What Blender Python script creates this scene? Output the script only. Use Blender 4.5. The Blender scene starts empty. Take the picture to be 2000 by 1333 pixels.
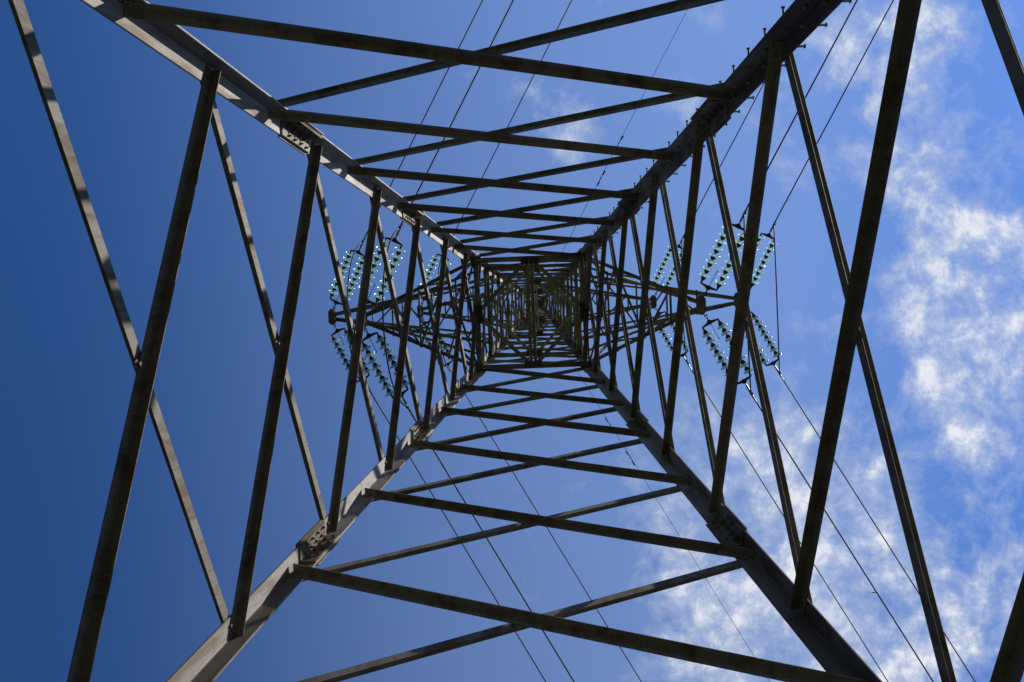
import bpy, bmesh, math, random
from mathutils import Vector, Matrix
random.seed(7)
R = math.radians
scene = bpy.context.scene
COL = scene.collection

# ------------------------------------------------------------------ camera
# world axes: +X to the right of the picture, +Y down the picture, +Z up to the zenith
cam_d = bpy.data.cameras.new('camera')
cam = bpy.data.objects.new('camera', cam_d)
COL.objects.link(cam)
cam_d.sensor_width = 36.0
cam_d.lens = 1700 / 2000 * 36
cam_d.shift_x = -56.7 / 2000
cam_d.shift_y = -75.9 / 2000
cam_d.clip_start = 0.05
cam_d.clip_end = 6000
ax, ay, az = -0.0098, 0.0096, 0.0401
RM = Matrix.Rotation(az, 3, 'Z') @ Matrix.Rotation(ay, 3, 'Y') @ Matrix.Rotation(ax, 3, 'X')
rows = [Vector((RM[i][0], -RM[i][1], RM[i][2])) for i in range(3)]
rot = Matrix((rows[0], rows[1], -rows[2])).transposed()
cam.matrix_world = Matrix.Translation((0.370, -0.365, 0.0)) @ rot.to_4x4()
scene.camera = cam

# ------------------------------------------------------------------ light, sky, exposure
SUN_EL, SUN_AZ = 47.0, 18.5            # azimuth: from +X turned towards -Y
sdir = Vector((math.cos(R(SUN_EL)) * math.cos(R(SUN_AZ)), -math.cos(R(SUN_EL)) * math.sin(R(SUN_AZ)), math.sin(R(SUN_EL))))
sun_d = bpy.data.lights.new('sun', 'SUN')
sun_d.energy = 5.0
sun_d.angle = R(0.53)
sun_d.color = (1.0, 0.95, 0.87)
sun = bpy.data.objects.new('sun', sun_d)
COL.objects.link(sun)
sun.location = sdir * 80
sun.rotation_euler = sdir.to_track_quat('Z', 'Y').to_euler()
scene.view_settings.view_transform = 'Standard'
scene.view_settings.look = 'None'
scene.view_settings.exposure = 0.34
scene.view_settings.gamma = 1.0

world = bpy.data.worlds.new('World')
scene.world = world
world.use_nodes = True
wn, wl = world.node_tree.nodes, world.node_tree.links
wn.clear()


class NT:
    """small helper for writing node graphs"""
    def __init__(s, tree):
        s.n, s.l = tree.nodes, tree.links

    def put(s, sock, v):
        if isinstance(v, bpy.types.NodeSocket):
            s.l.new(v, sock)
        else:
            sock.default_value = v

    def math(s, op, a, b=0.0, c=None, clamp=False):
        n = s.n.new('ShaderNodeMath'); n.operation = op; n.use_clamp = clamp
        s.put(n.inputs[0], a); s.put(n.inputs[1], b)
        if c is not None:
            s.put(n.inputs[2], c)
        return n.outputs[0]

    def vmath(s, op, a, b=None, scale=None):
        n = s.n.new('ShaderNodeVectorMath'); n.operation = op
        s.put(n.inputs[0], a)
        if b is not None:
            s.put(n.inputs[1], b)
        if scale is not None:
            s.put(n.inputs['Scale'], scale)
        return n.outputs['Value'] if op in ('LENGTH', 'DISTANCE', 'DOT_PRODUCT') else n.outputs[0]

    def noise(s, vec, scale, detail=4.0, rough=0.5, dist=0.0):
        n = s.n.new('ShaderNodeTexNoise')
        s.put(n.inputs['Vector'], vec)
        n.inputs['Scale'].default_value = scale
        n.inputs['Detail'].default_value = detail
        n.inputs['Roughness'].default_value = rough
        n.inputs['Distortion'].default_value = dist
        return n.outputs['Fac']

    def rng(s, v, a, b, c=0.0, d=1.0, smooth=True):
        n = s.n.new('ShaderNodeMapRange')
        n.interpolation_type = 'SMOOTHSTEP' if smooth else 'LINEAR'
        s.put(n.inputs[0], v)
        for i, x in enumerate((a, b, c, d)):
            s.put(n.inputs[i + 1], x)
        return n.outputs[0]

    def mix(s, f, a, b):
        n = s.n.new('ShaderNodeMix'); n.data_type = 'RGBA'
        s.put(n.inputs[0], f)
        s.put(n.inputs[6], a if isinstance(a, bpy.types.NodeSocket) else (*a, 1))
        s.put(n.inputs[7], b if isinstance(b, bpy.types.NodeSocket) else (*b, 1))
        return n.outputs[2]


W = NT(world.node_tree)
sky = wn.new('ShaderNodeTexSky')
sky.sky_type = 'NISHITA'
sky.sun_disc = False
sky.sun_elevation = R(SUN_EL)
sky.sun_rotation = math.atan2(sdir.x, sdir.y)
sky.altitude = 200
sky.air_density = 1.0
sky.dust_density = 0.05
sky.ozone_density = 2.0
tc = wn.new('ShaderNodeTexCoord')
dirv = W.vmath('NORMALIZE', tc.outputs['Generated'])
sep = wn.new('ShaderNodeSeparateXYZ'); wl.new(dirv, sep.inputs[0])
zc = W.math('MAXIMUM', sep.outputs[2], 0.06)
cmb = wn.new('ShaderNodeCombineXYZ')
wl.new(W.math('DIVIDE', sep.outputs[0], zc), cmb.inputs[0])
wl.new(W.math('DIVIDE', sep.outputs[1], zc), cmb.inputs[1])
uv = cmb.outputs[0]                      # position on a flat cloud layer at unit height
# cloud banks: where they stand on that layer (x, y, radius, density)
BANKS = [
    (0.535, 0.045, 0.075, 0.88), (0.455, -0.050, 0.060, 0.76), (0.420, 0.050, 0.055, 0.52), (0.525, -0.020, 0.045, 0.42), (0.395, -0.002, 0.035, 0.34),
    (0.47, 0.095, 0.040, 0.36), (0.555, 0.10, 0.05, 0.6),
    (0.37, -0.20, 0.09, 0.50), (0.452, -0.29, 0.06, 0.56), (0.39, -0.13, 0.045, 0.48), (0.49, -0.17, 0.055, 0.34), (0.36, -0.28, 0.055, 0.58), (0.56, -0.25, 0.05, 0.15),
    (0.54, -0.14, 0.04, 0.12), (0.025, -0.205, 0.05, 0.66), (-0.055, -0.24, 0.04, 0.42), (0.04, -0.16, 0.030, 0.46), (0.165, -0.21, 0.035, 0.60), (0.25, -0.20, 0.035, 0.46),
    (0.28, -0.12, 0.035, 0.34), (0.14, -0.07, 0.05, 0.26), (0.23, -0.10, 0.045, 0.26), (0.31, 0.045, 0.045, 0.46), (0.07, -0.35, 0.05, 0.24), (0.19, -0.33, 0.05, 0.40),
    (0.24, 0.16, 0.075, 0.56), (0.25, 0.24, 0.07, 0.60), (0.36, 0.18, 0.05, 0.40), (0.475, 0.19, 0.055, 0.66), (0.44, 0.12, 0.04, 0.46),
    (0.33, 0.28, 0.085, 0.52), (0.22, 0.36, 0.09, 0.60), (0.36, 0.39, 0.085, 0.58), (0.48, 0.41, 0.06, 0.50), (0.13, 0.30, 0.06, 0.48), (0.42, 0.30, 0.05, 0.38),
    (0.14, 0.42, 0.065, 0.52), (0.12, 0.16, 0.07, 0.34), (0.53, 0.31, 0.05, 0.55), (0.55, 0.10, 0.03, 0.3), (-0.06, 0.25, 0.045, 0.36), (-0.03, 0.36, 0.05, 0.34), (0.05, 0.23, 0.05, 0.30),
    (0.30, 0.50, 0.14, 0.6), (0.75, 0.05, 0.16, 0.6), (0.72, 0.35, 0.18, 0.5), (0.68, -0.3, 0.15, 0.35), (0.2, -0.5, 0.15, 0.25),
]
bank = None
for bx, by, br, bw in BANKS:
    d = W.vmath('DISTANCE', uv, (bx, by, 0.0))
    q = W.math('DIVIDE', d, br)
    g = W.math('MULTIPLY', W.math('EXPONENT', W.math('MULTIPLY', W.math('MULTIPLY', q, q), -0.8)), bw)
    bank = g if bank is None else W.math('ADD', bank, g)
bank = W.math('MINIMUM', bank, 0.85)
wrp = wn.new('ShaderNodeTexNoise'); wrp.inputs['Scale'].default_value = 6.0; wrp.inputs['Detail'].default_value = 3.0
wl.new(uv, wrp.inputs['Vector'])
uvw = W.vmath('ADD', uv, W.vmath('SCALE', W.vmath('SUBTRACT', wrp.outputs['Color'], (0.5, 0.5, 0.5)), scale=0.055))
n1 = W.noise(uvw, 12.5, 11.0, 0.64, 0.10)
n2 = W.noise(uvw, 36.0, 8.0, 0.66, 0.25)
n3 = W.noise(uv, 3.0, 3.0, 0.5, 0.0)
tex = W.math('ADD', W.math('MULTIPLY', n1, 0.65), W.math('MULTIPLY', n2, 0.35))
thr = W.math('SUBTRACT', 0.648, W.math('MULTIPLY', bank, 0.32))
cov = W.rng(W.math('SUBTRACT', tex, thr), -0.015, 0.235, 0.0, 1.0, False)
cov = W.math('MULTIPLY', cov, W.math('MULTIPLY', W.rng(bank, 0.02, 0.22), W.rng(bank, 0.12, 0.80, 0.46, 1.0)))
cov = W.math('POWER', cov, 1.05)
cov = W.math('MULTIPLY', cov, 0.95)
# clear air scatters least light at right angles to the sun; unseen horizon sky is dimmed to cut side fill on the steel
cosg = W.vmath('DOT_PRODUCT', dirv, tuple(sdir))
sin2 = W.math('SUBTRACT', 1.0, W.math('MULTIPLY', cosg, cosg))
pol = W.math('SUBTRACT', 1.0, W.math('MULTIPLY', W.math('MULTIPLY', sin2, sin2), 0.52))
pol = W.math('MULTIPLY', pol, W.rng(sep.outputs[2], 0.0, 0.72, 0.12, 1.0))
uvx = W.math('DIVIDE', sep.outputs[0], zc)
veil = W.math('MULTIPLY', W.math('MULTIPLY', W.rng(uvx, -0.62, 0.20), W.rng(uvx, 0.24, 0.54, 1.0, 0.30)), 0.30)
hsv = wn.new('ShaderNodeHueSaturation')
hsv.inputs['Hue'].default_value = 0.512
hsv.inputs['Saturation'].default_value = 1.30
wl.new(W.math('MULTIPLY', pol, 1.92), hsv.inputs['Value'])
wl.new(sky.outputs[0], hsv.inputs['Color'])
CW = 7.5
skyc = W.mix(veil, hsv.outputs[0], (CW * 0.58, CW * 0.76, CW * 1.12))
dense = W.math('MULTIPLY', W.rng(cov, 0.25, 1.0), W.rng(n2, 0.34, 0.62, 0.45, 1.0))
cloudc = W.mix(dense, (CW * 0.66, CW * 0.76, CW * 0.98), (CW * 1.10, CW * 1.13, CW * 1.20))
skyc = W.mix(cov, skyc, cloudc)
bg = wn.new('ShaderNodeBackground')
wl.new(skyc, bg.inputs[0])
bg.inputs[1].default_value = 0.080
wo = wn.new('ShaderNodeOutputWorld')
wl.new(bg.outputs[0], wo.inputs[0])


# ------------------------------------------------------------------ materials
def material(name):
    m = bpy.data.materials.new(name)
    m.use_nodes = True
    t = NT(m.node_tree)
    return m, t, m.node_tree.nodes['Principled BSDF']


def steel(name, clean, stain, moss, rough=0.55, metal=0.25, stain_lo=0.46, moss_lo=0.60, bump=0.25, weather_shade=None, splash=None):
    """weathered galvanised steel: zinc bloom, brown run-off streaks, lichen film, fine speckle"""
    m, t, p = material(name)
    co = t.n.new('ShaderNodeTexCoord').outputs['Object']
    st = t.vmath('MULTIPLY', co, (1.0, 1.0, 0.16))
    big = t.noise(st, 5.0, 6.0, 0.6, 0.4)
    fine = t.noise(co, 60.0, 4.0, 0.65)
    streak = t.noise(t.vmath('MULTIPLY', co, (1.0, 1.0, 0.05)), 38.0, 3.0, 0.6)
    c = t.mix(t.rng(big, stain_lo, stain_lo + 0.22), clean, stain)
    c = t.mix(t.math('MULTIPLY', t.rng(streak, 0.50, 0.72), 0.45), c, [x * 0.75 for x in stain])
    patch = t.noise(co, 2.3, 6.0, 0.68, 0.6)
    c = t.mix(t.math('MULTIPLY', t.rng(patch, moss_lo, moss_lo + 0.14), 0.8), c, moss)
    if splash:
        # tan dirt on the lowest lengths
        sq = t.n.new('ShaderNodeSeparateXYZ'); t.l.new(co, sq.inputs[0])
        c = t.mix(t.math('MULTIPLY', t.rng(t.math('ADD', sq.outputs[2], t.math('MULTIPLY', big, 3.0)), 7.6, 13.5, 1.0, 0.0), 0.62), c, splash)
    if weather_shade:
        # painted shade and brown patina on faces turned along Y, breaking up with height
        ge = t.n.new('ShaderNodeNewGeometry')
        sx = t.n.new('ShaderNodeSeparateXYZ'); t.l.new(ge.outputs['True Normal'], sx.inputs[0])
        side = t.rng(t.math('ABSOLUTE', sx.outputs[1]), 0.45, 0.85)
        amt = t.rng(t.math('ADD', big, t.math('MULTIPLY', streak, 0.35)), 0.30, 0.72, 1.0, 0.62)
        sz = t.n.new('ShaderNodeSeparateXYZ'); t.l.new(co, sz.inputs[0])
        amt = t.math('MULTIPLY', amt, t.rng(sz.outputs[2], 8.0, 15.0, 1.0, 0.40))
        c = t.mix(t.math('MULTIPLY', side, amt), c, weather_shade)
        rust_shade = t.math('MULTIPLY', t.rng(sx.outputs[0], -0.85, -0.45, 1.0, 0.0), t.rng(sz.outputs[2], 7.5, 17.0, 0.9, 0.25))  # shade painted dark brown on faces turned to -X, rusty red low down
        c = t.mix(t.math('MULTIPLY', rust_shade, t.rng(patch, 0.40, 0.55, 0.75, 1.0)), c, t.mix(t.math('MULTIPLY', t.rng(sz.outputs[2], 6.2, 8.2, 1.0, 0.0), t.rng(patch, 0.42, 0.56)), (0.062, 0.040, 0.030), (0.115, 0.040, 0.020)))
    sp = t.math('MULTIPLY_ADD', fine, 0.9, 0.55)
    oi = t.n.new('ShaderNodeObjectInfo')          # no two bars have weathered alike
    sp = t.math('MULTIPLY', sp, t.math('MULTIPLY_ADD', oi.outputs['Random'], 0.50, 0.72))
    c2 = t.vmath('SCALE', c, scale=sp)
    t.l.new(c2, p.inputs['Base Color'])
    p.inputs['Metallic'].default_value = metal
    t.l.new(t.math('MULTIPLY_ADD', big, 0.35, rough + 0.02), p.inputs['Roughness'])
    p.inputs['Specular IOR Level'].default_value = 0.16          # chalky zinc and dirt, hardly any sheen
    b = t.n.new('ShaderNodeBump')
    b.inputs['Strength'].default_value = bump
    b.inputs['Distance'].default_value = 0.002
    t.l.new(t.math('ADD', fine, t.math('MULTIPLY', big, 2.0)), b.inputs['Height'])
    t.l.new(b.outputs[0], p.inputs['Normal'])
    return m


M_LEG = steel('galvanised_leg_steel', (0.40, 0.39, 0.37), (0.21, 0.165, 0.125), (0.15, 0.09, 0.055), metal=0.1, stain_lo=0.44, moss_lo=0.58, weather_shade=(0.052, 0.038, 0.028), splash=(0.165, 0.132, 0.104))
M_BRACE = steel('galvanised_brace_steel', (0.175, 0.160, 0.138), (0.105, 0.083, 0.060), (0.064, 0.060, 0.031), metal=0.1, moss_lo=0.55)
M_UPPER = steel('mossy_upper_steel', (0.23, 0.22, 0.185), (0.145, 0.135, 0.09), (0.10, 0.11, 0.045), metal=0.1, moss_lo=0.48)
M_PLAN = steel('ground_lit_plan_steel', (0.32, 0.33, 0.23), (0.23, 0.24, 0.15), (0.19, 0.22, 0.10), metal=0.0, moss_lo=0.45)  # lighter olive than the upper steel: ground bounce put into the colour
M_PLATE = steel('rusty_plate_steel', (0.21, 0.19, 0.16), (0.12, 0.085, 0.055), (0.085, 0.055, 0.032), stain_lo=0.40, moss_lo=0.5)
M_BOLT = steel('bolt_steel', (0.24, 0.23, 0.21), (0.14, 0.11, 0.08), (0.10, 0.07, 0.05))
M_HARD = steel('dark_forged_fittings', (0.085, 0.08, 0.075), (0.06, 0.048, 0.038), (0.05, 0.035, 0.025), metal=0.35)
M_CAP = steel('rusty_cast_iron_caps', (0.075, 0.058, 0.045), (0.055, 0.038, 0.027), (0.05, 0.03, 0.02), metal=0.2)

M_WIRE, t, p = material('stranded_aluminium_wire')
wv = t.n.new('ShaderNodeTexCoord').outputs['Object']
t.l.new(t.mix(t.noise(wv, 3.0, 4.0), (0.030, 0.030, 0.036), (0.060, 0.060, 0.070)), p.inputs['Base Color'])
p.inputs['Metallic'].default_value = 0.2
p.inputs['Roughness'].default_value = 0.75

M_CLAMP, t, p = material('bright_clamp_aluminium')
wv = t.n.new('ShaderNodeTexCoord').outputs['Object']
t.l.new(t.mix(t.noise(wv, 12.0, 4.0), (0.10, 0.095, 0.09), (0.26, 0.24, 0.22)), p.inputs['Base Color'])
p.inputs['Metallic'].default_value = 0.6
p.inputs['Roughness'].default_value = 0.42

M_GLASS, t, p = material('green_toughened_glass')
wv = t.n.new('ShaderNodeTexCoord').outputs['Object']
t.l.new(t.mix(t.noise(wv, 9.0, 2.0), (0.66, 1.0, 0.86), (0.78, 1.0, 0.92)), p.inputs['Base Color'])
gcol = p.inputs['Base Color'].links[0].from_socket
tl_ = t.n.new('ShaderNodeBsdfTranslucent'); t.l.new(gcol, tl_.inputs['Color'])
tr_ = t.n.new('ShaderNodeBsdfTransparent'); tr_.inputs['Color'].default_value = (0.84, 0.985, 0.94, 1)
gl_ = t.n.new('ShaderNodeBsdfGlossy'); gl_.inputs['Roughness'].default_value = 0.20
gl_.inputs['Color'].default_value = (0.9, 0.95, 0.95, 1)
m1 = t.n.new('ShaderNodeMixShader'); m1.inputs[0].default_value = 0.46
t.l.new(tl_.outputs[0], m1.inputs[1]); t.l.new(tr_.outputs[0], m1.inputs[2])
fr = t.n.new('ShaderNodeFresnel'); fr.inputs['IOR'].default_value = 1.5
m2 = t.n.new('ShaderNodeMixShader')
t.l.new(t.math('MULTIPLY_ADD', fr.outputs[0], 0.8, 0.05), m2.inputs[0])
t.l.new(m1.outputs[0], m2.inputs[1]); t.l.new(gl_.outputs[0], m2.inputs[2])
t.l.new(m2.outputs[0], t.n['Material Output'].inputs['Surface'])

M_TWIG, t, p = material('dry_twigs')
wv = t.n.new('ShaderNodeTexCoord').outputs['Object']
t.l.new(t.mix(t.noise(wv, 14.0, 4.0), (0.10, 0.055, 0.03), (0.30, 0.19, 0.11)), p.inputs['Base Color'])
p.inputs['Roughness'].default_value = 0.9

M_BIRD, t, p = material('dark_plumage')
wv = t.n.new('ShaderNodeTexCoord').outputs['Object']
t.l.new(t.mix(t.noise(wv, 8.0, 4.0), (0.05, 0.05, 0.06), (0.12, 0.12, 0.14)), p.inputs['Base Color'])
p.inputs['Roughness'].default_value = 0.8

M_GRASS, t, p = material('meadow_grass')
wv = t.n.new('ShaderNodeTexCoord').outputs['Object']
t.l.new(t.mix(t.noise(wv, 0.8, 8.0, 0.7), (0.016, 0.020, 0.008), (0.034, 0.036, 0.015)), p.inputs['Base Color'])
p.inputs['Roughness'].default_value = 0.95


# ------------------------------------------------------------------ mesh helpers
class MB:
    """collects shapes in world metres, then links them as ONE mesh object"""
    def __init__(s):
        s.v, s.f = [], []

    def prism(s, poly0, poly1, caps=True):
        k = len(s.v); n = len(poly0)
        s.v += [tuple(x) for x in poly0] + [tuple(x) for x in poly1]
        for i in range(n):
            j = (i + 1) % n
            s.f.append((k + i, k + j, k + n + j, k + n + i))
        if caps:
            s.f.append(tuple(k + i for i in reversed(range(n))))
            s.f.append(tuple(k + n + i for i in range(n)))

    def sweep(s, rings, caps=True):
        n = len(rings[0]); k = len(s.v)
        for r in rings:
            s.v += [tuple(x) for x in r]
        for a in range(len(rings) - 1):
            for i in range(n):
                j = (i + 1) % n
                s.f.append((k + a * n + i, k + a * n + j, k + (a + 1) * n + j, k + (a + 1) * n + i))
        if caps:
            s.f.append(tuple(k + i for i in reversed(range(n))))
            s.f.append(tuple(k + (len(rings) - 1) * n + i for i in range(n)))

    def box(s, c, X, Y, Z):
        """box from centre and three half-extent vectors"""
        q = [c - X - Y, c + X - Y, c + X + Y, c - X + Y]
        s.prism([x - Z for x in q], [x + Z for x in q])

    def cyl(s, a, b, r, n=8, r2=None):
        a, b = Vector(a), Vector(b)
        m = (b - a).normalized()
        u = m.orthogonal().normalized(); w = m.cross(u)
        r2 = r if r2 is None else r2
        A = [a + (u * math.cos(2 * math.pi * i / n) + w * math.sin(2 * math.pi * i / n)) * r for i in range(n)]
        B = [b + (u * math.cos(2 * math.pi * i / n) + w * math.sin(2 * math.pi * i / n)) * r2 for i in range(n)]
        s.prism(A, B)

    def tube(s, pts, r, n=6):
        pts = [Vector(x) for x in pts]
        rings = []
        ref = None
        for i, p_ in enumerate(pts):
            m = (pts[min(i + 1, len(pts) - 1)] - pts[max(i - 1, 0)]).normalized()
            if ref is None:
                ref = m.orthogonal().normalized()
            u = (ref - m * ref.dot(m)).normalized(); ref = u
            w = m.cross(u)
            rr = r[i] if isinstance(r, (list, tuple)) else r
            rings.append([p_ + (u * math.cos(2 * math.pi * k / n) + w * math.sin(2 * math.pi * k / n)) * rr for k in range(n)])
        s.sweep(rings)

    def build(s, name, mat, parent=None, origin=(0, 0, 0), smooth=False):
        o_ = Vector(origin)
        me = bpy.data.meshes.new(name)
        me.from_pydata([tuple(Vector(x) - o_) for x in s.v], [], s.f)
        me.validate()
        bm = bmesh.new(); bm.from_mesh(me)
        bmesh.ops.recalc_face_normals(bm, faces=bm.faces)
        bm.to_mesh(me); bm.free()
        if smooth:
            for q_ in me.polygons:
                q_.use_smooth = True
        me.materials.append(mat)
        ob = bpy.data.objects.new(name, me)
        COL.objects.link(ob)
        if parent is not None:
            ob.parent = parent
        else:
            ob.location = o_
        return ob


def tag(o, label=None, cat=None, group=None, kind=None):
    for k, v in (('label', label), ('category', cat), ('group', group), ('kind', kind)):
        if v:
            o[k] = v
    return o


# ------------------------------------------------------------------ ground (the camera stands on it; it throws light up onto the steel)
GZ = -1.6
g = MB()
NG = 24
for i in range(NG + 1):
    for j in range(NG + 1):
        x = (i / NG * 2 - 1); y = (j / NG * 2 - 1)
        x = math.copysign(abs(x) ** 2.2, x) * 1500; y = math.copysign(abs(y) ** 2.2, y) * 1500
        g.v.append((x, y, GZ + 0.25 * math.sin(x * 0.05) * math.sin(y * 0.043) * min(1, (abs(x) + abs(y)) / 60)))
for i in range(NG):
    for j in range(NG):
        a = i * (NG + 1) + j
        g.f.append((a, a + NG + 1, a + NG + 2, a + 1))
tag(g.build('ground', M_GRASS), kind='structure')

# ------------------------------------------------------------------ the lattice tower
W0, T1 = 3.124, 0.11230           # half width at eye level, taper of the lower body
ZW = 17.66                        # waist
WW = W0 - T1 * ZW
ZS, WS = 28.5, 0.43               # shoulder under the peak
ZT, WT = 31.2, 0.10               # peak


def half(z):
    if z <= ZW:
        return W0 - T1 * z
    if z <= ZS:
        return WW + (WS - WW) * (z - ZW) / (ZS - ZW)
    return WS + (WT - WS) * (z - ZS) / (ZT - ZS)


def slope(z):
    return -T1 if z < ZW else ((WS - WW) / (ZS - ZW) if z < ZS else (WT - WS) / (ZT - ZS))


ORG = Vector((0, 0, GZ))
tower = bpy.data.objects.new('lattice_tower', None)
COL.objects.link(tower)
tower.location = ORG
tag(tower, 'tall weathered steel lattice pylon seen from inside its base, six cross arms near the top', 'pylon')

LEGB, LEGT = 0.18, 0.016
CORN = {'TL': (-1, -1), 'TR': (1, -1), 'BR': (1, 1), 'BL': (-1, 1)}


def corner(c, z):
    sx, sy = CORN[c]
    return Vector((sx * half(z), sy * half(z), z))


def lsection(P, sx, sy, b, th, fr=0.018):
    """L profile with its heel outside at P, flanges running inwards along x and y"""
    pts = [(0, 0), (b, 0), (b, th * 0.7), (b - th * 0.3, th), (th + fr, th)]
    for k in (1, 2, 3):
        a = math.pi * 1.5 - k * math.pi / 8
        pts.append((th + fr + fr * math.cos(a), th + fr + fr * math.sin(a)))
    pts += [(th, th + fr), (th, b - th * 0.3), (th * 0.7, b), (0, b)]
    return [Vector((P.x - sx * u, P.y - sy * v, P.z)) for u, v in pts]


SPLICES = [(8.42, 9.08), (12.55, 13.15), (17.05, 18.1), (23.6, 24.1)]
legs = {}
for c, (sx, sy) in CORN.items():
    mb = MB()
    rings = []
    for z in (GZ - 0.3, 4.0, 10.0, ZW - 0.001):
        rings.append(lsection(corner(c, z), sx, sy, LEGB, LEGT))
    for z, b in ((ZW + 0.02, 0.16), (23.0, 0.14), (ZS, 0.12), (ZT, 0.08)):
        rings.append(lsection(corner(c, z), sx, sy, b, 0.013))
    mb.sweep(rings)
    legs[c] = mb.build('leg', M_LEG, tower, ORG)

for c, (sx, sy) in CORN.items():
    for k, (za, zb) in enumerate(SPLICES):
        mb = MB()
        b = LEGB if zb < 17 else (0.17 if zb < 19 else 0.13)
        th = LEGT if zb < 17 else 0.014
        zm = (za + zb) / 2
        A, B = corner(c, za), corner(c, zb)
        ax_ = (B - A).normalized()
        for along in (0, 1):
            # along 0: plate on the flange that runs in x (faces y); 1: the other one
            e = Vector((-sx, 0, 0)) if along == 0 else Vector((0, -sy, 0))
            n = Vector((0, -sy, 0)) if along == 0 else Vector((-sx, 0, 0))
            n = (n - ax_ * n.dot(ax_)).normalized()
            mid = (A + B) / 2
            L = (B - A).length / 2
            # inner cover plate and the wider outer one
            mb.box(mid + e * (b * 0.5 + 0.014) + n * (th + 0.0085), ax_ * L, e * (b * 0.5 - 0.020), n * 0.008)
            mb.box(mid + e * (b * 0.5 + 0.006) - n * 0.0085, ax_ * (L * 0.98), e * (b * 0.5 + 0.012), n * 0.008)
            rows_ = 4 if k < 1 else 5
            for i in range(rows_):
                for q in (0.36, 0.74):
                    s_ = (i + 0.5 + (0.25 if q > 0.5 else -0.05)) / rows_ * 2 - 1
                    P = mid + ax_ * (s_ * L * 0.86) + e * (b * q + 0.01) + n * (th + 0.0165)
                    mb.cyl(P - n * 0.002, P + n * 0.016, 0.0155, 6)
                    mb.cyl(P + n * 0.016, P + n * 0.034, 0.009, 6)
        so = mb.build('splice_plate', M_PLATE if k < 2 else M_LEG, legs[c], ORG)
        so['label'] = 'bolted splice plates joining two lengths of leg'

# climbing bolts on the top right leg, staggered on its two flanges
proto_bolts = []
for along in (0, 1):
    mb = MB()
    n = Vector((0, -1, 0)) if along == 0 else Vector((1, 0, 0))
    mb.cyl(n * -0.045, n * -0.0165, 0.010, 6)
    mb.cyl(n * -0.034, n * -0.0165, 0.019, 6)
    mb.cyl(n * -0.001, n * 0.012, 0.019, 6)
    mb.cyl(n * 0.012, n * 0.145, 0.0090, 8)
    mb.cyl(n * 0.145, n * 0.156, 0.017, 8)
    proto_bolts.append(mb)
step_mesh = []
for i in range(42):
    for along in (0, 1):
        z = 1.2 + i * 0.40 + along * 0.19
        if z > 17.4:
            continue
        P = corner('TR', z)
        P += Vector((-0.085, 0, 0)) if along == 0 else Vector((0, 0.085, 0))
        if i == 0:
            o = proto_bolts[along].build('step_bolt', M_BOLT, legs['TR'])
            step_mesh.append(o.data)
        else:
            o = bpy.data.objects.new('step_bolt', step_mesh[along])
            COL.objects.link(o)
            o.parent = legs['TR']
        o.location = P - ORG


def bar(mb, P0, P1, n, w, th, bolts=True, ext=0.05, flip=1):
    """rolled angle: one flange flat on the face (normal n), the other standing out along n at the upper edge"""
    m = (P1 - P0).normalized()
    P0 = P0 - m * ext; P1 = P1 + m * ext
    n = (n - m * n.dot(m)).normalized()
    u = m.cross(n)
    if u.z * flip > 0:
        u = -u
    r_ = th * 0.9
    prof = [(-w / 2, 0), (w / 2, 0), (w / 2, th * 0.65), (w / 2 - th * 0.35, th), (-w / 2 + th + r_, th), (-w / 2 + th + r_ * 0.3, th + r_ * 0.3),
            (-w / 2 + th, th + r_), (-w / 2 + th, w - th * 0.35), (-w / 2 + th * 0.65, w), (-w / 2, w)]
    mb.prism([P0 + u * a + n * b for a, b in prof], [P1 + u * a + n * b for a, b in prof])
    if bolts:
        for E_, d in ((P0, m), (P1, -m)):
            for k in (0.035, 0.095):
                Q = E_ + d * k + u * 0.010
                mb.cyl(Q + n * (th - 0.001), Q + n * (th + 0.013), 0.013, 6)
                mb.cyl(Q + n * -0.016, Q + n * -0.034, 0.014, 6)
    return m, u, n


FACES = {'T': ('TL', 'TR', Vector((0, 1, 0))), 'R': ('TR', 'BR', Vector((-1, 0, 0))),
         'B': ('BR', 'BL', Vector((0, -1, 0))), 'L': ('BL', 'TL', Vector((1, 0, 0)))}


def fnormal(face, z):
    n = FACES[face][2]
    return Vector((n.x, n.y, slope(z))).normalized()        # inward, leaning down with the taper


def fnode(face, c, z, off):
    """point on the outer plane of a face, beside leg c"""
    P = corner(c, z)
    sx, sy = CORN[c]
    return P - (Vector((sx * off, 0, 0)) if face in 'TB' else Vector((0, sy * off, 0)))


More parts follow.
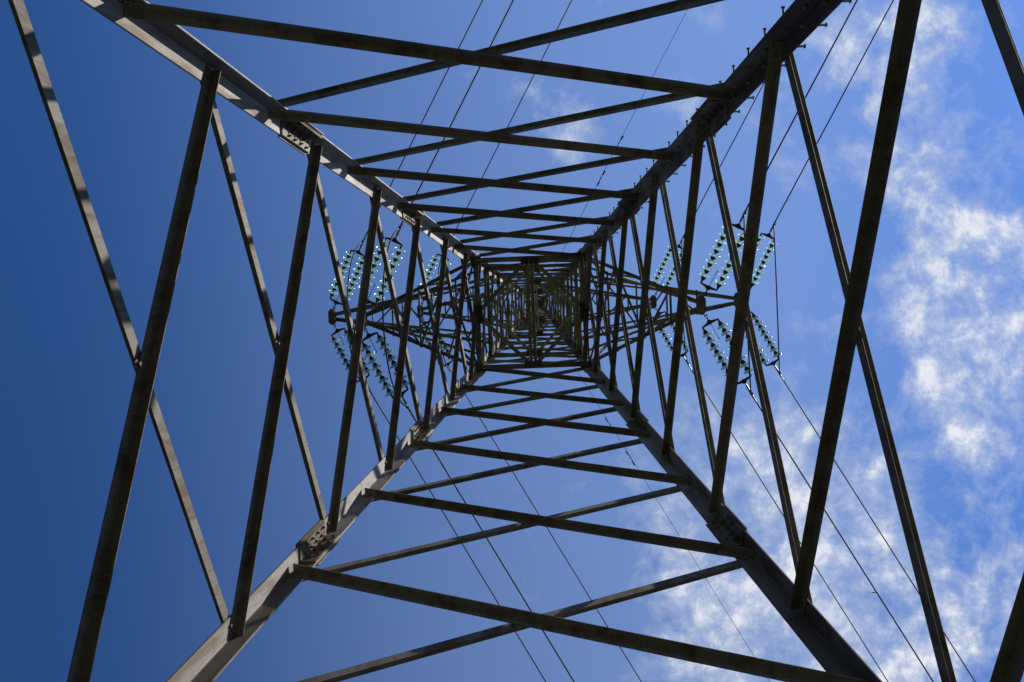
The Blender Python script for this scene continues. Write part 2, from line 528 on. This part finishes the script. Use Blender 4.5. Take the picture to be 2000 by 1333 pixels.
A_LEV = [1.1, 3.55, 5.908, 8.161, 10.290, 12.329, 14.214, 15.923, 17.60]
Q_LEV = [-0.2, 2.35, 4.75, 7.032, 9.224, 11.295, 13.241, 15.076, 16.710, 18.15]
UP_T = [17.72, 18.75, 19.85, 20.95, 22.0, 23.05, 24.1, 25.1, 26.05, 26.9, 27.7, 28.45]
UP_Q = [18.15, 19.25, 20.4, 21.5, 22.5, 23.55, 24.6, 25.55, 26.45, 27.3, 28.1]
braces = []          # (apparent size, mesh, material)
for face, (c0, c1, _) in FACES.items():
    for lev, upper in ((A_LEV if face in 'TB' else Q_LEV, False), (UP_T if face in 'TB' else UP_Q, True)):
        for k in range(len(lev) - 1):
            za, zb = lev[k], lev[k + 1]
            zm = (za + zb) / 2
            n = fnormal(face, zm)
            big = zm < ZW
            w = (0.088 if zm < 9 else (0.082 if zm < 14 else 0.074)) if big else 0.048
            th = 0.010 if big else 0.007
            off = 0.078 if big else 0.065
            lt = LEGT if big else 0.013
            # c0 -> c1 rises on the inside of the leg flanges, c1 -> c0 rises on their outside
            Pa, Pb = fnode(face, c0, za, off), fnode(face, c1, zb, off)
            Qa, Qb = fnode(face, c1, za, off), fnode(face, c0, zb, off)
            mb = MB()
            m, u, nn = bar(mb, Pa + n * lt, Pb + n * lt, n, w, th)
            X = (Pa + Pb + Qa + Qb) / 4
            if big:
                mb.cyl(X + n * 0.0005, X + n * (lt - 0.0005), 0.030, 10)
                mb.cyl(X + n * (lt + th), X + n * (lt + th + 0.014), 0.015, 6)
            braces.append((w * (Pb - Pa).length / max(zm, 1.0) ** 2 * (1 if zm > 4.2 else 0.02), mb, M_BRACE if big else M_UPPER))
            mb = MB()
            bar(mb, Qa, Qb, -n, w, th)
            braces.append((w * (Pb - Pa).length / max(zm, 1.0) ** 2 * (1 if zm > 3.4 else 0.02), mb, M_BRACE if big else M_UPPER))
braces.sort(key=lambda x: -x[0])
for s_, mb, mt in braces[:98]:
    mb.build('diagonal_brace', mt, tower, ORG)
rest = MB()
for s_, mb, mt in braces[98:]:
    k = len(rest.v)
    rest.v += mb.v
    rest.f += [tuple(i + k for i in f) for f in mb.f]
tag(rest.build('small_braces', M_UPPER, tower, ORG), kind='stuff')

# horizontals and plan bracing at the arm levels
for z, w, mid in ((17.55, 0.09, True), (19.25, 0.070, False), (21.4, 0.05, False), (23.05, 0.06, True), (25.1, 0.045, False), (26.75, 0.05, False), (28.45, 0.05, False)):
    for face, (c0, c1, _) in FACES.items():
        mb = MB()
        n = fnormal(face, z - 0.01)
        bar(mb, fnode(face, c0, z, 0.03) + n * 0.026, fnode(face, c1, z, 0.03) + n * 0.026, n, w, 0.008, ext=0.0)
        mb.build('horizontal_strut', M_UPPER, tower, ORG)
    if z not in (17.55, 19.25, 23.05, 26.75):
        continue
    mb = MB()
    h = half(z) - 0.05
    mids = [Vector((0, -h, z + 0.02)), Vector((h, 0, z + 0.02)), Vector((0, h, z + 0.02)), Vector((-h, 0, z + 0.02))]
    for i in range(4):
        bar(mb, mids[i], mids[(i + 1) % 4], Vector((0, 0, -1)), w * 0.85, 0.007, bolts=False, ext=-0.09)
    if mid:
        for dx in (-0.045, 0.045):
            bar(mb, Vector((dx, -h, z - 0.02)), Vector((dx, h, z - 0.02)), Vector((0, 0, -1)), w * 0.75, 0.007, bolts=False, ext=-0.02)
    pb = mb.build('plan_bracing', M_PLAN, tower, ORG)
    for i in range(4):
        if i in (0, 2) or z < 18.5:
            mb = MB()
            a = Vector((1, 0, 0)) if i in (0, 2) else Vector((0, 1, 0))
            bb = mids[i].normalized(); bb.z = 0; bb.normalize()
            mb.box(mids[i] - bb * 0.055 - Vector((0, 0, 0.085)), a * 0.175, bb * 0.07, Vector((0, 0, 0.006)))
            mb.build('gusset_plate', M_CAP, pb, ORG)

# gusset plates where the lower arms meet the legs
for c, (sx, sy) in CORN.items():
    for along in (0, 1):
        mb = MB()
        e = Vector((-sx, 0, 0)) if along == 0 else Vector((0, -sy, 0))
        n = Vector((0, -sy, 0)) if along == 0 else Vector((-sx, 0, 0))
        z0 = 17.62
        P = corner(c, z0) + n * 0.034
        pts = [(0.03, -0.30), (0.17, -0.30), (0.40, -0.05), (0.40, 0.12), (0.20, 0.32), (0.03, 0.32)]
        v = [P + e * a + Vector((0, 0, b)) + n * (-b * slope(z0 - 0.1) * -1) for a, b in pts]
        mb.prism([x - n * 0.005 for x in v], [x + n * 0.005 for x in v])
        for a, b in ((0.08, -0.2), (0.13, -0.1), (0.3, 0.0), (0.24, 0.05), (0.1, 0.15), (0.15, 0.22)):
            Q = P + e * a + Vector((0, 0, b))
            mb.cyl(Q, Q + n * 0.022, 0.014, 6)
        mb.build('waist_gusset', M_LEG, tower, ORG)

# peak
mb = MB()
mb.box(Vector((0, 0, ZT)), Vector((0.30, 0, 0)), Vector((0, 0.28, 0)), Vector((0, 0, 0.008)))
mb.box(Vector((0, 0, ZT + 0.06)), Vector((0.05, 0, 0)), Vector((0, 0.20, 0)), Vector((0, 0, 0.05)))
mb.build('peak_plate', M_PLATE, tower, ORG)
for z in (29.4, 30.3):
    mb = MB()
    for face, (c0, c1, _) in FACES.items():
        n = fnormal(face, z)
        bar(mb, fnode(face, c0, z - 0.45, 0.03) + n * 0.014, fnode(face, c1, z + 0.4, 0.03) + n * 0.014, n, 0.05, 0.006, bolts=False, ext=0)
        bar(mb, fnode(face, c0, z + 0.4, 0.03), fnode(face, c1, z - 0.45, 0.03), -n, 0.05, 0.006, bolts=False, ext=0)
    mb.build('peak_lacing', M_UPPER, tower, ORG)

# cross arms: two bottom chords and two top chords running to an end plate, with lacing
ARMS = [('lower', 17.66, 19.25, 3.45), ('middle', 21.4, 23.05, 5.0), ('upper', 25.1, 26.75, 3.37)]
tips = {}
for name, zb, zt, reach in ARMS:
    for sx in (-1, 1):
        tip = Vector((sx * reach, 0, zb))
        tips[(name, sx)] = tip
        mb = MB()
        ch = {}
        for sy in (-1, 1):
            b0 = Vector((sx * (half(zb) - 0.02), sy * (half(zb) - 0.02), zb))
            t0 = Vector((sx * (half(zt) - 0.02), sy * (half(zt) - 0.02), zt))
            b1 = tip + Vector((-sx * 0.03, sy * 0.095, 0.012))
            t1 = tip + Vector((-sx * 0.02, sy * 0.060, 0.075))
            ch[('b', sy)] = (b0, b1); ch[('t', sy)] = (t0, t1)
            bar(mb, b0, b1, Vector((0, -sy, 0)), 0.070 if name != 'middle' else 0.075, 0.008, bolts=False, ext=0.0)
            bar(mb, t0, t1, Vector((0, -sy, 0)), 0.055, 0.007, bolts=False, ext=0.0)
            m = (b1 - b0).normalized()
            for k in range(5):
                Q = b1 - m * (0.10 + k * 0.055)
                mb.cyl(Q + Vector((0, -sy * 0.006, -0.01)), Q + Vector((0, -sy * 0.034, -0.01)), 0.016, 6)
        arm = mb.build('cross_arm', M_UPPER, tower, ORG)
        arm['label'] = {'lower': 'short lowest cross arm', 'middle': 'longest cross arm at mid height', 'upper': 'short highest cross arm'}[name]
        L = lambda key, s: ch[key][0].lerp(ch[key][1], s)
        segs = []
        st = [0.0, 0.26, 0.50, 0.74] if name != 'middle' else [0.0, 0.20, 0.40, 0.58, 0.76]
        for i in range(len(st) - 1):
            a, b = st[i], st[i + 1]
            z_ = 1 if i % 2 else -1
            segs.append((L(('b', -z_), a), L(('b', z_), b), Vector((0, 0, -1))))
            if i == 0:
                segs.append((L(('b', z_), a), L(('b', -z_), b), Vector((0, 0, -1))))
            if i >= 1:
                segs.append((L(('b', -1), b), L(('b', 1), b), Vector((0, 0, -1))))
            for sy in (-1, 1):
                up, lo = (a, b) if i % 2 else (b, a)
                segs.append((L(('b', sy), lo), L(('t', sy), up), Vector((0, -sy, 0))))
        segs.append((L(('t', -1), st[1]), L(('t', 1), st[1]), Vector((0, 0, -1))))
        for P, Q, n in segs:
            mb = MB()
            bar(mb, P, Q, n, 0.042, 0.006, bolts=False, ext=0.02)
            mb.build('lacing_bar', M_UPPER, arm, ORG)
        mb = MB()
        hx, hy = 0.082, 0.195
        pts = [(-hx, -hy * 0.62), (-hx * 0.45, -hy), (hx * 0.45, -hy), (hx, -hy * 0.62), (hx, hy * 0.62), (hx * 0.45, hy), (-hx * 0.45, hy), (-hx, hy * 0.62)]
        for dz in (-0.030, 0.112):
            mb.prism([tip + Vector((a, b, dz - 0.006)) for a, b in pts], [tip + Vector((a, b, dz + 0.006)) for a, b in pts])
        for a, b in ((0.02, 0.09), (-0.03, 0.11), (0.02, -0.09), (-0.03, -0.11), (0.0, 0.0)):
            mb.cyl(tip + Vector((a, b, -0.055)), tip + Vector((a, b, -0.034)), 0.015, 6)
        mb.build('end_plate', M_PLATE, arm, ORG)

# ------------------------------------------------------------------ insulator sets, conductors, jumpers
AZ = R(27.3)
DIRS = {'up': Vector((math.sin(AZ), -math.cos(AZ), 0)), 'down': Vector((math.sin(AZ), math.cos(AZ), 0))}
DIP = 0.085
AZW = R(29.6)                    # the spans themselves run a touch wider than the strings hang
WDIR = {'up': Vector((math.sin(AZW), -math.cos(AZW), 0)), 'down': Vector((math.sin(AZW), math.cos(AZW), 0))}
PITCH, ND = 0.148, 8


def lathe(profile, n=20):
    """profile (r, x) turned about local X"""
    mb = MB()
    rings = [[Vector((x, r_ * math.cos(2 * math.pi * k / n), r_ * math.sin(2 * math.pi * k / n))) for k in range(n)] for r_, x in profile]
    mb.sweep(rings)
    return mb


def lathe_mesh(name, profile, mat, n=20):
    o = lathe(profile, n).build(name, mat, smooth=True)
    return o


GLASS = [(0.046, 0.054), (0.066, 0.060), (0.096, 0.074), (0.114, 0.090), (0.119, 0.101), (0.116, 0.112), (0.108, 0.114), (0.103, 0.103),
         (0.092, 0.094), (0.088, 0.112), (0.083, 0.112), (0.080, 0.089), (0.050, 0.080)]
CAP = [(0.004, -0.014), (0.026, -0.010), (0.036, 0.002), (0.043, 0.016), (0.051, 0.032), (0.056, 0.046), (0.057, 0.062), (0.050, 0.069), (0.012, 0.072), (0.011, 0.120), (0.015, 0.132), (0.004, 0.138)]


def poly_plate(mb, pts, z0, z1):
    mb.prism([Vector((a, b, z0)) for a, b in pts], [Vector((a, b, z1)) for a, b in pts])


def yoke(x0, sgn):
    """bow shaped yoke: thick in the middle, hooked arms to the two strings (sgn: which way the hooks point)"""
    mb = MB()
    h = 0.175
    pts = [(x0 - sgn * 0.055, -0.022), (x0 - sgn * 0.055, 0.022), (x0 - sgn * 0.020, 0.055), (x0 + sgn * 0.012, h + 0.012), (x0 + sgn * 0.028, h + 0.018), (x0 + sgn * 0.085, h + 0.014),
           (x0 + sgn * 0.085, h - 0.012), (x0 + sgn * 0.040, h - 0.016), (x0 + sgn * 0.038, 0.05), (x0 + sgn * 0.045, 0), (x0 + sgn * 0.038, -0.05), (x0 + sgn * 0.040, -h + 0.016),
           (x0 + sgn * 0.085, -h + 0.012), (x0 + sgn * 0.085, -h - 0.014), (x0 + sgn * 0.028, -h - 0.018), (x0 + sgn * 0.012, -h - 0.012), (x0 - sgn * 0.020, -0.055)]
    poly_plate(mb, pts, -0.013, 0.013)
    mb.cyl((x0 + sgn * 0.078, h, -0.022), (x0 + sgn * 0.078, h, 0.022), 0.022, 8)
    mb.cyl((x0 + sgn * 0.078, -h, -0.022), (x0 + sgn * 0.078, -h, 0.022), 0.022, 8)
    return mb


X1 = 0.30                                  # tower side yoke
XS = X1 + 0.10                             # first disc
X2 = XS + ND * PITCH + 0.075               # line side yoke
XC = X2 + 0.06                             # dead end clamp starts
XE = XC + 0.42                             # conductor leaves the clamp


def make_set():
    root = bpy.data.objects.new('insulator_set', None)
    COL.objects.link(root)
    mb = MB()
    mb.cyl((0.20, 0, 0), (0.25, 0, 0), 0.014, 8)
    # chain of shackle and eye link from the arm tip
    for x, r_, flat in ((0.165, 0.034, 0), (0.225, 0.030, 1)):
        ring = [(x + r_ * math.cos(a), (r_ * 0.7 * math.sin(a)) if flat == 0 else 0, 0 if flat == 0 else r_ * 0.7 * math.sin(a)) for a in [k * math.pi / 6 for k in range(13)]]
        mb.tube(ring, 0.010, 6)
    mb.cyl((0.14, -0.035, 0), (0.14, 0.035, 0), 0.013, 6)
    mb.build('shackle', M_HARD, root)
    yoke(X1, 1).build('yoke_plate', M_HARD, root)
    yoke(X2, -1).build('yoke_plate', M_HARD, root)
    mb = MB()
    mb.tube([(X1 + 0.02, 0, 0.0), (X1 + 0.05, 0, -0.035), (X1 + 0.10, 0, -0.045), (X1 + 0.36, 0.01, -0.05)], 0.0065, 6)
    mb.cyl((X1 + 0.36, 0.01, -0.05), (X1 + 0.385, 0.01, -0.05), 0.013, 8)
    mb.build('arcing_horn', M_HARD, root)
    first = None
    for sy in (-1, 1):
        for i in range(ND):
            if first is None:
                d = lathe_mesh('insulator_disc', GLASS, M_GLASS, 24)
                cp = lathe_mesh('cap', CAP, M_CAP, 14)
                first = (d.data, cp.data)
            else:
                d = bpy.data.objects.new('insulator_disc', first[0]); COL.objects.link(d)
                cp = bpy.data.objects.new('cap', first[1]); COL.objects.link(cp)
            d.parent = root; cp.parent = d
            d.location = (XS + i * PITCH, sy * 0.175, 0)
    mb = MB()
    mb.tube([(XC - 0.02, 0, 0), (XC + 0.03, 0, 0), (XC + 0.06, 0, 0), (XC + 0.30, 0, 0), (XC + 0.33, 0, 0), (XE, 0, 0)], [0.015, 0.015, 0.022, 0.022, 0.018, 0.0165], 10)
    # jumper terminal pad standing off the clamp
    mb.box(Vector((XC + 0.22, 0, -0.035)), Vector((0.040, 0, 0)), Vector((0, 0.024, 0)), Vector((0, 0, 0.022)))
    mb.cyl((XC + 0.22, -0.035, -0.04), (XC + 0.22, 0.035, -0.04), 0.010, 6)
    mb.build('dead_end_clamp', M_CLAMP, root)
    return root


def copy_tree(o, parent=None):
    c = o.copy(); COL.objects.link(c)
    if parent is not None:
        c.parent = parent
    for ch_ in list(o.children):
        copy_tree(ch_, c)
    return c


ARMTXT = {('lower', -1): 'lowest left arm', ('lower', 1): 'lowest right arm',
          ('middle', -1): 'longest left arm', ('middle', 1): 'longest right arm',
          ('upper', -1): 'highest left arm', ('upper', 1): 'highest right arm'}
ENDTXT = {'up': 'pulling up the photo', 'down': 'pulling down the photo'}
proto = None
ends = {}
for (name, sx), tip in tips.items():
    for way in ('up', 'down'):
        d = (DIRS[way] + Vector((0, 0, -DIP * 1.0))).normalized()
        side = Vector((0, 0, 1)).cross(d).normalized()
        upv = d.cross(side)
        rootM = Matrix((d, side, upv)).transposed().to_4x4()
        # hang it from the corner of the end plate that faces its span
        base = tip + Vector((0.0, -0.085 if way == 'up' else 0.085, -0.03))
        if proto is None:
            proto = make_set(); o = proto
        else:
            o = copy_tree(proto)
        o.matrix_world = Matrix.Translation(base) @ rootM
        tag(o, 'twin green glass insulator strings on the %s, %s' % (ARMTXT[(name, sx)], ENDTXT[way]), 'insulator', 'glass insulator sets at the arm ends')
        ends[(name, sx, way)] = (base, d, base + d * XE, base + d * (XC + 0.20) - upv * 0.055)


def wire_curve(P, way, dip, length, span=260.0):
    pts = []
    h = WDIR[way]
    n = 46
    for i in range(n + 1):
        s_ = length * (i / n) ** 1.7
        pts.append(P + h * s_ + Vector((0, 0, -dip * s_ + dip / span * s_ * s_)))
    return pts


SIDE = {-1: 'left', 1: 'right'}
for (name, sx, way), (base, d, E_, J) in ends.items():
    mb = MB()
    mb.tube(wire_curve(E_ - d * 0.04, way, 0.06, 190.0), 0.0155, 7)
    o = mb.build('conductor', M_WIRE, None, E_, smooth=True)
    tag(o, 'dark conductor wire from the %s, running to the %s of the photo' % (ARMTXT[(name, sx)], 'top' if way == 'up' else 'bottom'),
        'power line', 'conductors strung from the arms')

for (name, sx), tip in tips.items():
    a = ends[(name, sx, 'up')][3]; b = ends[(name, sx, 'down')][3]
    da = -ends[(name, sx, 'up')][1]; db = -ends[(name, sx, 'down')][1]
    sag = 0.95
    inw = Vector((-0.14, 0, 0))
    ca = a + da * 0.35 + inw + Vector((0, 0, -sag * 1.30)); cb = b + db * 0.35 + inw + Vector((0, 0, -sag * 1.30))
    pts = []
    for i in range(29):
        s_ = i / 28
        pts.append(a * (1 - s_) ** 3 + ca * 3 * s_ * (1 - s_) ** 2 + cb * 3 * s_ * s_ * (1 - s_) + b * s_ ** 3)
    mb = MB(); mb.tube(pts, 0.0155, 8)
    o = mb.build('jumper_cable', M_WIRE, None, tip + Vector((0, 0, -1)), smooth=True)
    tag(o, 'slack jumper cable looping under the tip of the %s' % ARMTXT[(name, sx)], 'cable', 'jumper loops under the arms')

# earth wires from the peak, with vibration dampers
for way in ('up', 'down'):
    P = Vector((0, -0.22 if way == 'up' else 0.22, ZT + 0.02))
    mb = MB()
    pts = wire_curve(P, way, 0.10, 200.0)
    mb.tube(pts, 0.0085, 6)
    ew = mb.build('earth_wire', M_WIRE, None, P, smooth=True)
    tag(ew, 'thin earth wire with vibration dampers, from the tower peak to the %s of the photo' % ('top' if way == 'up' else 'bottom'), 'wire')
    h = (WDIR[way] + Vector((0, 0, -0.10))).normalized()
    side = Vector((0, 0, 1)).cross(h).normalized()
    dn = -h.cross(side)
    if dn.z > 0:
        dn = -dn
    for s0 in (4.75, 6.1):
        Q = P + WDIR[way] * s0 + Vector((0, 0, -0.10 * s0 + 0.10 / 260 * s0 * s0))
        mb = MB()
        mb.box(Q + dn * 0.03, h * 0.025, side * 0.014, dn * 0.05)
        mb.tube([Q + dn * 0.085 + side * 0.02 - h * 0.26, Q + dn * 0.075 + side * 0.02, Q + dn * 0.085 + side * 0.02 + h * 0.26], 0.006, 6)
        for sg in (-1, 1):
            c = Q + dn * 0.09 + side * 0.02 + h * (sg * 0.21)
            mb.cyl(c - h * 0.085, c + h * 0.085, 0.026, 8, 0.034 if sg > 0 else 0.026)
        mb.build('vibration_damper', M_HARD, ew, P)

# ------------------------------------------------------------------ bird nest in the top of the tower
mb = MB()
rng = random.Random(3)
NC = Vector((-0.16, 0.42, 26.92))
for i in range(420):
    a = rng.uniform(0, 2 * math.pi)
    rr = rng.gauss(0.22, 0.09)
    c = NC + Vector((math.cos(a) * rr * 1.25, math.sin(a) * rr * 0.75, rng.uniform(-0.10, 0.10)))
    t_ = a + math.pi / 2 + rng.gauss(0, 0.7)
    d = Vector((math.cos(t_), math.sin(t_) * 0.8, rng.gauss(0, 0.35))).normalized()
    l = rng.uniform(0.06, 0.20)
    k = rng.uniform(-0.03, 0.03)
    mb.tube([c - d * l, c + Vector((k, -k, k)), c + d * l], [0.0055, 0.005, 0.003], 4)
nest = mb.build('bird_nest', M_TWIG, None, NC)
tag(nest, 'untidy brown nest of dry twigs wedged inside the tower top', 'nest')

# ------------------------------------------------------------------ a bird gliding below the clouds
def ray_point(u, v, z):
    c = Vector(((u - 1000 - 56.7) / 1700, -(v - 666.5 + 75.9) / 1700, 1.0))
    dd = rows[0] * c.x + rows[1] * c.y + rows[2] * c.z
    return cam.location + dd * (z / dd.z)


BP = ray_point(1707, 1158, 150.0)
me = bpy.data.meshes.new('bird')
bm = bmesh.new()
# one closed skin: body rings along local Y (head at -Y), wings grown from the flanks
body = [(-0.26, 0.010), (-0.21, 0.034), (-0.15, 0.050), (-0.06, 0.072), (0.05, 0.075), (0.15, 0.050), (0.22, 0.035), (0.36, 0.070)]
N = 8
vr = []
for y, r_ in body:
    fl = 0.25 if y > 0.3 else 1.0
    vr.append([bm.verts.new((r_ * math.cos(2 * math.pi * k / N), y, r_ * fl * math.sin(2 * math.pi * k / N))) for k in range(N)])
for i in range(len(vr) - 1):
    for k in range(N):
        j = (k + 1) % N
        if (k == 0 or k == 4 or k == 7 or k == 3) and i == 3:
            pass
        bm.faces.new((vr[i][k], vr[i][j], vr[i + 1][j], vr[i + 1][k]))
bm.faces.new(list(reversed(vr[0]))); bm.faces.new(vr[-1])
wing = [(0.05, -0.075, 0.115, 0.00, 0.030), (0.22, -0.135, 0.065, 0.085, 0.022), (0.36, -0.120, 0.045, 0.10, 0.016), (0.55, -0.02, 0.085, 0.06, 0.010), (0.68, 0.10, 0.14, 0.02, 0.005)]
for sg in (-1, 1):
    rr = []
    for x, y0, y1, z, th in wing:
        rr.append([bm.verts.new((sg * x, y0, z)), bm.verts.new((sg * x, (y0 * 2 + y1) / 3, z + th)), bm.verts.new((sg * x, y1, z)), bm.verts.new((sg * x, (y0 * 2 + y1) / 3, z - th))])
    for i in range(len(rr) - 1):
        for k in range(4):
            j = (k + 1) % 4
            bm.faces.new((rr[i][k], rr[i][j], rr[i + 1][j], rr[i + 1][k]))
    bm.faces.new(rr[0]); bm.faces.new(rr[-1])
bmesh.ops.recalc_face_normals(bm, faces=bm.faces)
bm.to_mesh(me); bm.free()
me.materials.append(M_BIRD)
bird = bpy.data.objects.new('bird', me)
COL.objects.link(bird)
bird.location = BP
bird.rotation_euler = (R(-20), R(8), R(8))
bird.scale = (0.72, 0.72, 0.72)
tag(bird, 'small dark bird gliding with bent wings beside a conductor at lower right', 'bird')

# ------------------------------------------------------------------ render settings
scene.render.engine = 'CYCLES'
scene.cycles.max_bounces = 8
scene.cycles.transmission_bounces = 8
scene.cycles.transparent_max_bounces = 8
